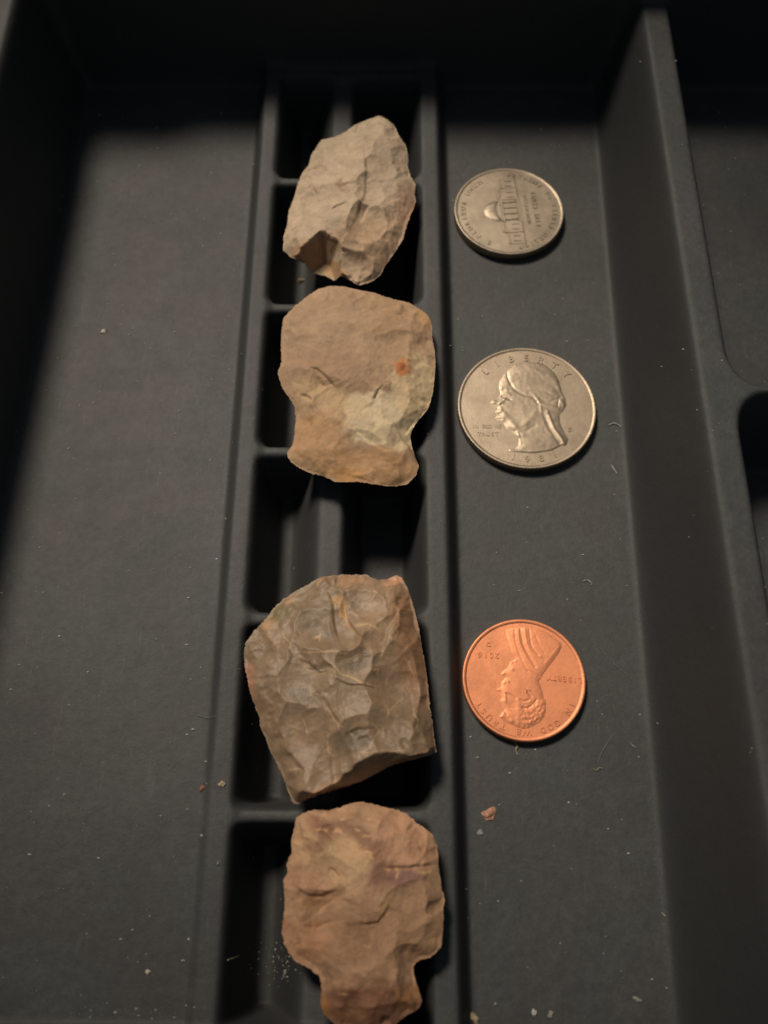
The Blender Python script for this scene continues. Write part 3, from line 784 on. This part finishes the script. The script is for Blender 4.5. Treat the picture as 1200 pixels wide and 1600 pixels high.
def coin(name, label, yt, yb, xl, xr, dia, th, mat, reeds=0):
    ct = at((xl + xr) / 2, yt, th)[1]; cb = at((xl + xr) / 2, yb, th)[1]; cy = (ct + cb) / 2
    pyc = min(np.arange(yt, yb, 0.5), key=lambda y: abs(at(600, y, th)[1] - cy))
    cx = at((xl + xr) / 2, pyc, th)[0]
    o = empty(name, (cx, cy, 0.02)); tag(o, label, "coin")
    R = dia / 2
    V, F = disc_lathe([(R - .05, 0, 0), (R, .12, 1), (R, th - .12, 1), (R - .06, th - .02, 0), (R - .18, th, 0), (R - .45, th - .01, 0), (R - .65, th - .13, 0)], 480 if reeds else 240, reeds)
    b = len(V); n = 480 if reeds else 240
    F.append(tuple(range(n))[::-1])
    link("rim", mesh("rim", V, F), mat, o)
    V, F = disc_lathe([(R - .62, th - .135, 0), (R * .6, th - .14, 0), (R * .3, th - .14, 0)], 96)
    F.append(tuple(range(2 * 96, 3 * 96)))
    link("coin_face", mesh("coin_face", V, F), mat, o)
    return o, (cx, cy), R, th - .14


def local(px, py, th, c, off, sc_):
    x, y = at(off[0] + px / sc_, off[1] + py / sc_, th); return (x - c[0], y - c[1])


CUPRO = metal("cupronickel", (0.37, 0.305, 0.23), (0.28, 0.225, 0.17), 0.5)
NICK = metal("worn_nickel", (0.37, 0.31, 0.24), (0.26, 0.215, 0.165), 0.5)
COPPER = metal("copper", (0.80, 0.34, 0.18), (0.66, 0.28, 0.15), 0.58, spots=1)

# the quarter
q, c, R, z = coin("large_silver_coin", "largest coin, silver with a man's head in profile facing left", 543.5, 732, 714, 932.5, 24.26, 1.75, CUPRO, reeds=1)
L_ = lambda *p: [local(a, b, 1.62, c, (700, 530), 4.8) for a, b in p]
head = L_((600, 168), (680, 178), (740, 200), (800, 250), (838, 320), (856, 400), (882, 445), (888, 500), (862, 545), (842, 560), (838, 620), (868, 690), (905, 750), (888, 800), (850, 800), (780, 838), (640, 860), (520, 852), (455, 840), (460, 824), (500, 822), (528, 795), (530, 750), (505, 715), (470, 695), (440, 672), (415, 632), (372, 610), (352, 590), (368, 572), (352, 545), (372, 520), (352, 500), (312, 478), (335, 455), (378, 438), (392, 410), (380, 360), (388, 310), (430, 250), (500, 192))
fe = [(L_((440, 240), (455, 310), (500, 380), (570, 420), (640, 440), (680, 490)), .2, -.16), (L_((405, 430), (435, 440), (465, 455)), .18, -.2), (L_((395, 412), (425, 405), (465, 420)), .2, .12),
      (L_((440, 655), (520, 655), (600, 620), (655, 550)), .4, .10), (L_((470, 690), (560, 700), (650, 650)), .3, -.1), (L_((330, 490), (370, 505), (400, 490)), .15, -.16), (L_((345, 560), (385, 562)), .12, -.2), (L_((370, 600), (400, 600)), .15, -.12),
      (L_((400, 470), (385, 500), (400, 530)), .2, .1), (L_((745, 545), (790, 660), (845, 740), (872, 790)), .22, .16), (L_((715, 560), (760, 670), (820, 760), (845, 800)), .25, -.12), (L_((680, 480), (740, 500), (820, 520)), .2, .14), (L_((690, 450), (760, 470), (840, 440)), .2, -.1),
      (L_((400, 340), (520, 250), (650, 235), (780, 290), (840, 380)), .3, .04), (L_((420, 390), (540, 300), (660, 290), (780, 350), (845, 430)), .3, -.05), (L_((450, 410), (560, 345), (680, 345), (790, 410)), .3, .03), (L_((600, 400), (700, 390), (800, 430)), .2, -.07),
      (L_((650, 430), (690, 500), (700, 545), (740, 560)), .2, .1), (L_((420, 560), (470, 620), (520, 680), (560, 720)), .35, .12), (L_((560, 520), (580, 620), (560, 700)), .6, .06), (L_((455, 830), (640, 845), (780, 825), (850, 790)), .2, .12),
      (L_((350, 470), (400, 480), (430, 440)), .2, .1), (L_((360, 560), (400, 570)), .15, -.08), (L_((830, 450), (820, 520)), .12, -.1), (L_((850, 470), (870, 500)), .25, .1), (L_((520, 700), (540, 780)), .2, .12)]
ga = [(*p, r, a) for p, r, a in zip(L_((400, 370), (440, 380), (385, 540), (410, 590), (345, 475), (520, 730), (500, 650), (600, 520)), (.25, .25, .3, .35, .25, .3, .5, 1.4), (.14, .12, .12, .14, .1, .14, .08, .06))]
V, F = relief(head, z, .15, .8, fe, (1.2, .015, lambda P: np.ones(len(P))), gauss=ga)
link("portrait", mesh("portrait", V, F), CUPRO, q)
b = Bag()
letters(b, "LIBERTY", 1.9, z, .09, arc=(R - 2.1, 88, 15.5))
letters(b, "IN GOD WE", .95, z, .06, pos=L_((290, 655))[0], spread=.85)
letters(b, "TRUST", 1.05, z, .07, pos=L_((300, 712))[0], spread=1.0)
letters(b, "1981", 1.7, z, .08, arc=(R - 1.9, 274, 13.5), flip=True)
letters(b, "D", 1.0, z, .07, pos=L_((915, 680))[0])
link("lettering", mesh("lettering", b.V, b.F, False), CUPRO, q)

# the penny, upside down
q, c, R, z = coin("copper_coin", "orange copper coin lying upside down with a bearded man's bust", 968.5, 1157.5, 722, 915.5, 19.05, 1.52, COPPER)
L_ = lambda *p: [local(a, b, 1.4, c, (760, 970), 8.42) for a, b in p]
bust = L_((250, 115), (380, 85), (520, 78), (650, 98), (780, 150), (900, 220), (975, 280), (997, 340), (960, 420), (880, 530), (765, 680), (690, 800), (720, 880), (745, 950), (752, 1010), (786, 1060), (784, 1180), (768, 1260), (700, 1335), (600, 1400), (490, 1430), (400, 1402), (290, 1350), (220, 1312), (170, 1262), (200, 1210), (235, 1170), (195, 1090), (180, 1050), (203, 1010), (172, 940), (130, 900), (190, 870), (200, 800), (240, 760), (190, 700), (212, 662), (280, 620), (310, 540), (380, 500), (330, 420), (300, 300), (262, 200))
fe = [(L_((370, 90), (385, 280), (460, 500), (540, 660)), .14, -0.058), (L_((440, 80), (480, 300), (545, 440), (640, 600)), .2, -0.104), (L_((500, 80), (540, 320), (620, 440), (720, 480)), .14, 0.078), (L_((560, 90), (590, 320), (680, 450)), .12, -0.078), (L_((650, 200), (700, 330), (760, 430)), .15, -0.039),
      (L_((420, 120), (440, 300), (520, 480)), .15, 0.052), (L_((545, 655), (620, 690), (700, 740)), .12, -.09), (L_((470, 1140), (540, 1150), (600, 1110), (660, 1040)), .13, -.12), (L_((530, 910), (560, 960), (590, 1000)), .13, -.14), (L_((520, 930), (535, 900), (570, 920)), .1, .1),
      (L_((250, 960), (320, 980), (380, 1020)), .13, -.12), (L_((230, 820), (250, 780), (290, 800)), .14, .12), (L_((245, 950), (250, 1050)), .14, .12), (L_((450, 1040), (500, 1060), (560, 1040)), .13, -.1), (L_((420, 1100), (420, 1350)), .3, .06), (L_((210, 1170), (270, 1240)), .1, -.12), (L_((780, 560), (960, 340)), .2, .05)]
ga = [(*p, r, a) for p, r, a in zip(L_((220, 690), (330, 540), (385, 520), (340, 640), (200, 1240), (330, 1320), (180, 1060), (150, 920), (400, 880), (330, 1130)), (.2, .18, .18, .18, .28, .22, .2, .2, .5, .5), (.14, .12, .12, .12, .14, .1, .1, .12, .06, -.05))]
yl = local(0, 1030, 1.4, c, (760, 970), 8.42)[1]; xl_ = local(400, 0, 1.4, c, (760, 970), 8.42)[0]
V, F = relief(bust, z, .11, .55, fe, (2.3, .04, lambda P: np.clip((yl - P[:, 1]) * 1.0 + .2, .12, 1) * np.clip((P[:, 0] - xl_) * .8 + .6, .25, 1)), gauss=ga, step=.075)
link("portrait", mesh("portrait", V, F), COPPER, q)
b = Bag()
letters(b, "IN GOD WE TRUST", 1.25, z, .08, arc=(R - 1.35, 270, 8.7))
L5 = lambda *p: [local(a, b_, 1.4, c, (700, 950), 5.0) for a, b_ in p]
letters(b, "LIBERTY", 1.15, z, .08, pos=L5((912, 556))[0], rot=math.radians(180 - 5), spread=.95)
letters(b, "2016", 1.25, z, .08, pos=L5((316, 370))[0], rot=math.radians(180 - 4), spread=1.0)
letters(b, "D", 1.0, z, .08, pos=L5((318, 285))[0], rot=math.radians(180 - 4))
link("lettering", mesh("lettering", b.V, b.F, False), COPPER, q)

# the nickel, building side up, turned a quarter turn
q, c, R, z = coin("small_silver_coin", "silver coin showing a domed building turned on its side, farthest of the coins", 262.5, 397.5, 710, 880.5, 21.21, 1.95, NICK)
rot = math.radians(95)
b = Bag(); B0 = -2.2
b.box(-9.1, 9.1, B0 - .35, B0 + .1, z - .02, z + .17, .1)
b.box(-3.1, 3.1, B0, B0 + .35, z - .02, z + .13); b.box(-2.8, 2.8, B0 + .35, B0 + .65, z - .02, z + .15)
for sx in (-1, 1):
    a0, a1 = sorted((sx * 2.6, sx * 5.4)); b.box(a0, a1, B0 + .1, B0 + 3.3, z - .02, z + .10)
    b.box(a0 - .1, a1 + .1, B0 + 3.3, B0 + 3.65, z - .02, z + .18); b.box(a0 + .2, a1 - .2, B0 + 3.65, B0 + 4.15, z - .02, z + .12)
    a0, a1 = sorted((sx * 5.5, sx * 8.1)); b.box(a0, a1, B0 + .1, B0 + 2.9, z - .02, z + .08); b.box(a0, a1, B0 + 2.9, B0 + 3.2, z - .02, z + .16)
    for wx in (3.3, 4.5, 6.1, 7.3):
        b.box(sx * wx - .22, sx * wx + .22, B0 + .8, B0 + 2.2, z, z + .19)
b.box(-2.5, 2.5, B0 + .65, B0 + 3.2, z - .02, z + .06)
for k in range(4): b.box(-2.3 + k * 1.38, -1.85 + k * 1.38, B0 + .65, B0 + 3.2, z, z + .22)
b.box(-2.7, 2.7, B0 + 3.2, B0 + 3.7, z - .02, z + .22)
b.prism([(-2.8, B0 + 3.7), (2.8, B0 + 3.7), (0, B0 + 5.1)], z - .02, z + .22)
link("building", mesh("building", b.V, b.F, False), NICK, q).rotation_euler = (0, 0, rot)
dome = [(2.5 * math.cos(a), B0 + 4.2 + 2.9 * math.sin(a)) for a in np.linspace(0, math.pi, 16)]
V, F = relief([(2.5, B0 + 3.9)] + dome + [(-2.5, B0 + 3.9)], z, .30, .5, [([(0, B0 + 4), (0, B0 + 7)], .12, -.07), ([(1.3, B0 + 4), (.6, B0 + 7)], .12, -.07), ([(-1.3, B0 + 4), (-.6, B0 + 7)], .12, -.07)])
link("dome", mesh("dome", V, F), NICK, q).rotation_euler = (0, 0, rot)
b = Bag()
letters(b, "E PLURIBUS UNUM", 1.35, z, .08, arc=(R - 1.75, 90, 8.2))
letters(b, "UNITED STATES OF AMERICA", 1.35, z, .08, arc=(R - 1.75, 270, 7.2), flip=True)
letters(b, "MONTICELLO", .95, z, .07, pos=(0, B0 - 1.3))
letters(b, "FIVE CENTS", 1.35, z, .08, pos=(0, B0 - 3.0), spread=.9)
link("lettering", mesh("lettering", b.V, b.F, False), NICK, q).rotation_euler = (0, 0, rot)


# ------------------------------------------------------------------ crumbs, fibres and dust
def crumb_mesh(rx, ry, rz_, seed, sub=2):
    import bmesh
    bm = bmesh.new(); bmesh.ops.create_icosphere(bm, subdivisions=sub, radius=1)
    for v in bm.verts:
        n = noise.noise(v.co * 1.3 + Vector((seed, 0, 0))) * .7 + noise.noise(v.co * 3 + Vector((seed, 5, 0))) * .3
        k = 1 + n
        v.co = Vector((v.co.x * rx * k, v.co.y * ry * k, max(v.co.z, -0.55) * rz_ * k)) * S
    me = bpy.data.meshes.new("crumb"); bm.to_mesh(me); bm.free()
    return me


def crumb(name, label, px, py, rx, ry, rz_, col, ang=0, h=None, cat="crumb", seed=0):
    x, y = at(px, py, 0)
    for _ in range(4):
        zt = tray_z(x, y); x, y = at(px, py, zt)
    o = link(name, crumb_mesh(rx, ry, rz_, seed), plain("crumb_" + name, col))
    o.location = (x * S, y * S, (zt + rz_ * .45) * S); o.rotation_euler = (0, 0, math.radians(ang))
    return tag(o, label, cat)


crumb("stone_flake", "pinkish brown flake on the channel floor below the copper coin", 764, 1272, 1.15, .75, .35, (.42, .22, .15), 35, seed=1, cat="flake")
crumb("lint_crumb", "pale grey crumb just below the pinkish flake", 750, 1301, .4, .4, .2, (.30, .27, .27), 0, seed=2)
crumb("lint_crumb", "tan crumb at the front end of the coin channel, close to the rail", 741, 1591, .75, .45, .3, (.36, .29, .18), -40, seed=3)
crumb("lint_crumb", "small white crumb at the front of the channel, right of the tan one", 834, 1582, .28, .45, .2, (.5, .48, .44), 5, seed=4)
crumb("lint_crumb", "faint grey upright crumb at the front of the channel", 860, 1585, .3, .6, .2, (.3, .28, .22), -10, seed=5)
crumb("lint_crumb", "grey sliver lying near the front right of the coin channel", 995, 1561, .65, .25, .2, (.28, .27, .25), -25, seed=6)
crumb("rust_crumb", "rusty red crumb at the edge of the left rail", 316, 1232, .28, .5, .2, (.30, .12, .07), -25, seed=7)
crumb("sand_crumb", "cream and tan crumb on the left rail beside the largest stone", 347, 1225, .45, .4, .25, (.45, .36, .24), 20, seed=8)
crumb("sand_crumb", "tan fleck on the slope of the divider right of the copper coin", 1070, 1066, .5, .6, .25, (.30, .2, .12), 30, seed=9)
crumb("sand_crumb", "dim reddish grain on the left side wall near the back", 80, 198, .6, .6, .4, (.25, .17, .13), 0, seed=10)
crumb("lint_crumb", "white lozenge shaped grain on the left channel floor toward the back", 163, 518, .6, .4, .25, (.5, .46, .38), 20, seed=11)
crumb("lint_crumb", "pale crumb on the left channel floor near the front", 231, 1519, .35, .3, .2, (.48, .44, .36), 0, seed=12)
crumb("sand_crumb", "glinting grain in the pit under the palest stone", 470, 439, .7, .5, .4, (.4, .3, .2), 0, seed=13)


def fibre(name, label, pts, r, col, cat="fibre", lift=.12):
    P = []
    for px, py in pts:
        x, y = at(px, py, 0)
        for _ in range(3): zt = tray_z(x, y); x, y = at(px, py, zt)
        P.append(Vector((x, y, zt + lift)))
    # rounded path
    path = []
    for i in range(len(P) - 1):
        p0 = P[max(i - 1, 0)]; p1 = P[i]; p2 = P[i + 1]; p3 = P[min(i + 2, len(P) - 1)]
        for t in np.linspace(0, 1, 8, endpoint=False):
            path.append(0.5 * ((2 * p1) + (-p0 + p2) * t + (2 * p0 - 5 * p1 + 4 * p2 - p3) * t * t + (-p0 + 3 * p1 - 3 * p2 + p3) * t ** 3))
    path.append(P[-1])
    V, F = [], []; n = 5
    for i, p in enumerate(path):
        a = path[max(i - 1, 0)]; b_ = path[min(i + 1, len(path) - 1)]; t = (b_ - a).normalized()
        s = t.cross(Vector((0, 0, 1))).normalized(); u = s.cross(t)
        rr = r * (1 - .5 * abs(2 * i / (len(path) - 1) - 1))
        for k in range(n):
            a_ = 2 * math.pi * k / n; V.append(tuple(p + s * math.cos(a_) * rr + u * math.sin(a_) * rr))
    for i in range(len(path) - 1):
        F += [(i * n + k, i * n + (k + 1) % n, (i + 1) * n + (k + 1) % n, (i + 1) * n + k) for k in range(n)]
    F += [tuple(range(n))[::-1], tuple(range(len(V) - n, len(V)))]
    o0 = np.array(V).mean(0)
    o = link(name, mesh(name, np.array(V) - o0, F), plain("fibre_" + name, tuple(v * .7 for v in col))); o.location = [v * S for v in o0]
    return tag(o, label, cat)


fibre("lint_fibre", "short curved white fibre right of the largest coin", [(950, 665), (958, 662), (965, 664), (971, 668)], .16, (.5, .46, .42))
fibre("lint_fibre", "short straight pale fibre below right of the largest coin", [(955, 727), (960, 735), (964, 741)], .15, (.5, .42, .38))
fibre("lint_fibre", "two-pronged pale fibre on the floor between the silver coins and the copper one", [(911, 908), (918, 907), (923, 911), (924, 915)], .13, (.45, .42, .33))
fibre("hair", "long thin hair curving on the floor right of the copper coin", [(918, 1000), (935, 1012), (952, 1030), (970, 1048), (988, 1062)], .035, (.3, .29, .28), "hair")
fibre("hair", "fine grey hair running down to a tan knot, below right of the copper coin", [(955, 1150), (948, 1162), (940, 1176), (934, 1190)], .05, (.34, .33, .3), "hair")
fibre("lint_fibre", "tan knotted fibre at the end of the fine grey hair", [(926, 1201), (932, 1204), (936, 1200), (942, 1201)], .12, (.36, .33, .22))
fibre("lint_fibre", "tan frayed fibre touching the lower edge of the copper coin", [(804, 1160), (808, 1166), (806, 1172), (809, 1180)], .2, (.42, .33, .22))
fibre("lint_fibre", "pale grey fibre near the right edge of the coin channel", [(984, 1160), (989, 1166), (993, 1168)], .12, (.36, .34, .32))
fibre("lint_fibre", "greenish pale fibre on the left rail beside the nearest stone", [(356, 1500), (368, 1496), (378, 1490), (388, 1488)], .2, (.36, .36, .26))
fibre("hair", "dim thin hair curving on the left channel floor", [(278, 1098), (290, 1110), (310, 1119), (338, 1120)], .04, (.3, .28, .26), "hair")
fibre("lint_fibre", "tiny upright white fibre on the edge of the left rail", [(342, 1346), (340, 1352)], .12, (.45, .42, .32))
fibre("lint_fibre", "white fibre on the divider edge at the lower right", [(1033, 1426), (1040, 1432)], .12, (.5, .48, .44))


def specks(name, label, n, pick, rmin, rmax, col, stuff_seed):
    r = random.Random(stuff_seed); V = []; F = []
    for _ in range(n):
        x, y = pick(r); zt = tray_z(x, y); s = rmin + (rmax - rmin) * r.random() ** 3
        a = r.random() * 6.28; b0 = len(V); el = r.uniform(1, 2.0)
        base = [(math.cos(a + k * 1.2566) * s * r.uniform(.6, 1.2) * el, math.sin(a + k * 1.2566) * s * r.uniform(.6, 1.2), 0) for k in range(5)]
        V += [(x + p[0], y + p[1], zt - .01) for p in base] + [(x + p[0] * .6, y + p[1] * .6, zt + s * .8) for p in base]
        F += [(b0 + k, b0 + (k + 1) % 5, b0 + 5 + (k + 1) % 5, b0 + 5 + k) for k in range(5)] + [tuple(b0 + 5 + k for k in range(5))]
    o = link(name, mesh(name, V, F, False), plain(name + "_mat", col))
    return tag(o, label, "dust", kind="stuff")


def pick_all(r):
    k = r.random()
    if k < .45: return (r.uniform(-66, -27), r.uniform(-14, 150))
    if k < .75: return (r.uniform(10, 40), r.uniform(-14, 150))
    if k < .87: return (r.uniform(-24, 6), r.uniform(-14, 150))
    return (r.uniform(44, 70), r.uniform(-10, 150))


specks("dust", "fine pale grains of dust scattered over the floors of the black tray", 1100, pick_all, .04, .19, (.42, .40, .35), 5)
specks("dust", "greyish lint and grit gathered along the front edge of the left channel", 34, lambda r: (r.gauss(-32, 5) if r.random() < .6 else r.uniform(-64, -28), r.gauss(-14.6, .5)), .06, .2, (.28, .29, .23), 6)
pc = at(432, 1503, -3)
specks("dust", "cluster of greenish white crumbs in the pit left of the nearest stone", 70, lambda r: (pc[0] + r.gauss(0, 2.2), pc[1] + r.gauss(0, 1.4)), .06, .24, (.24, .26, .21), 8)
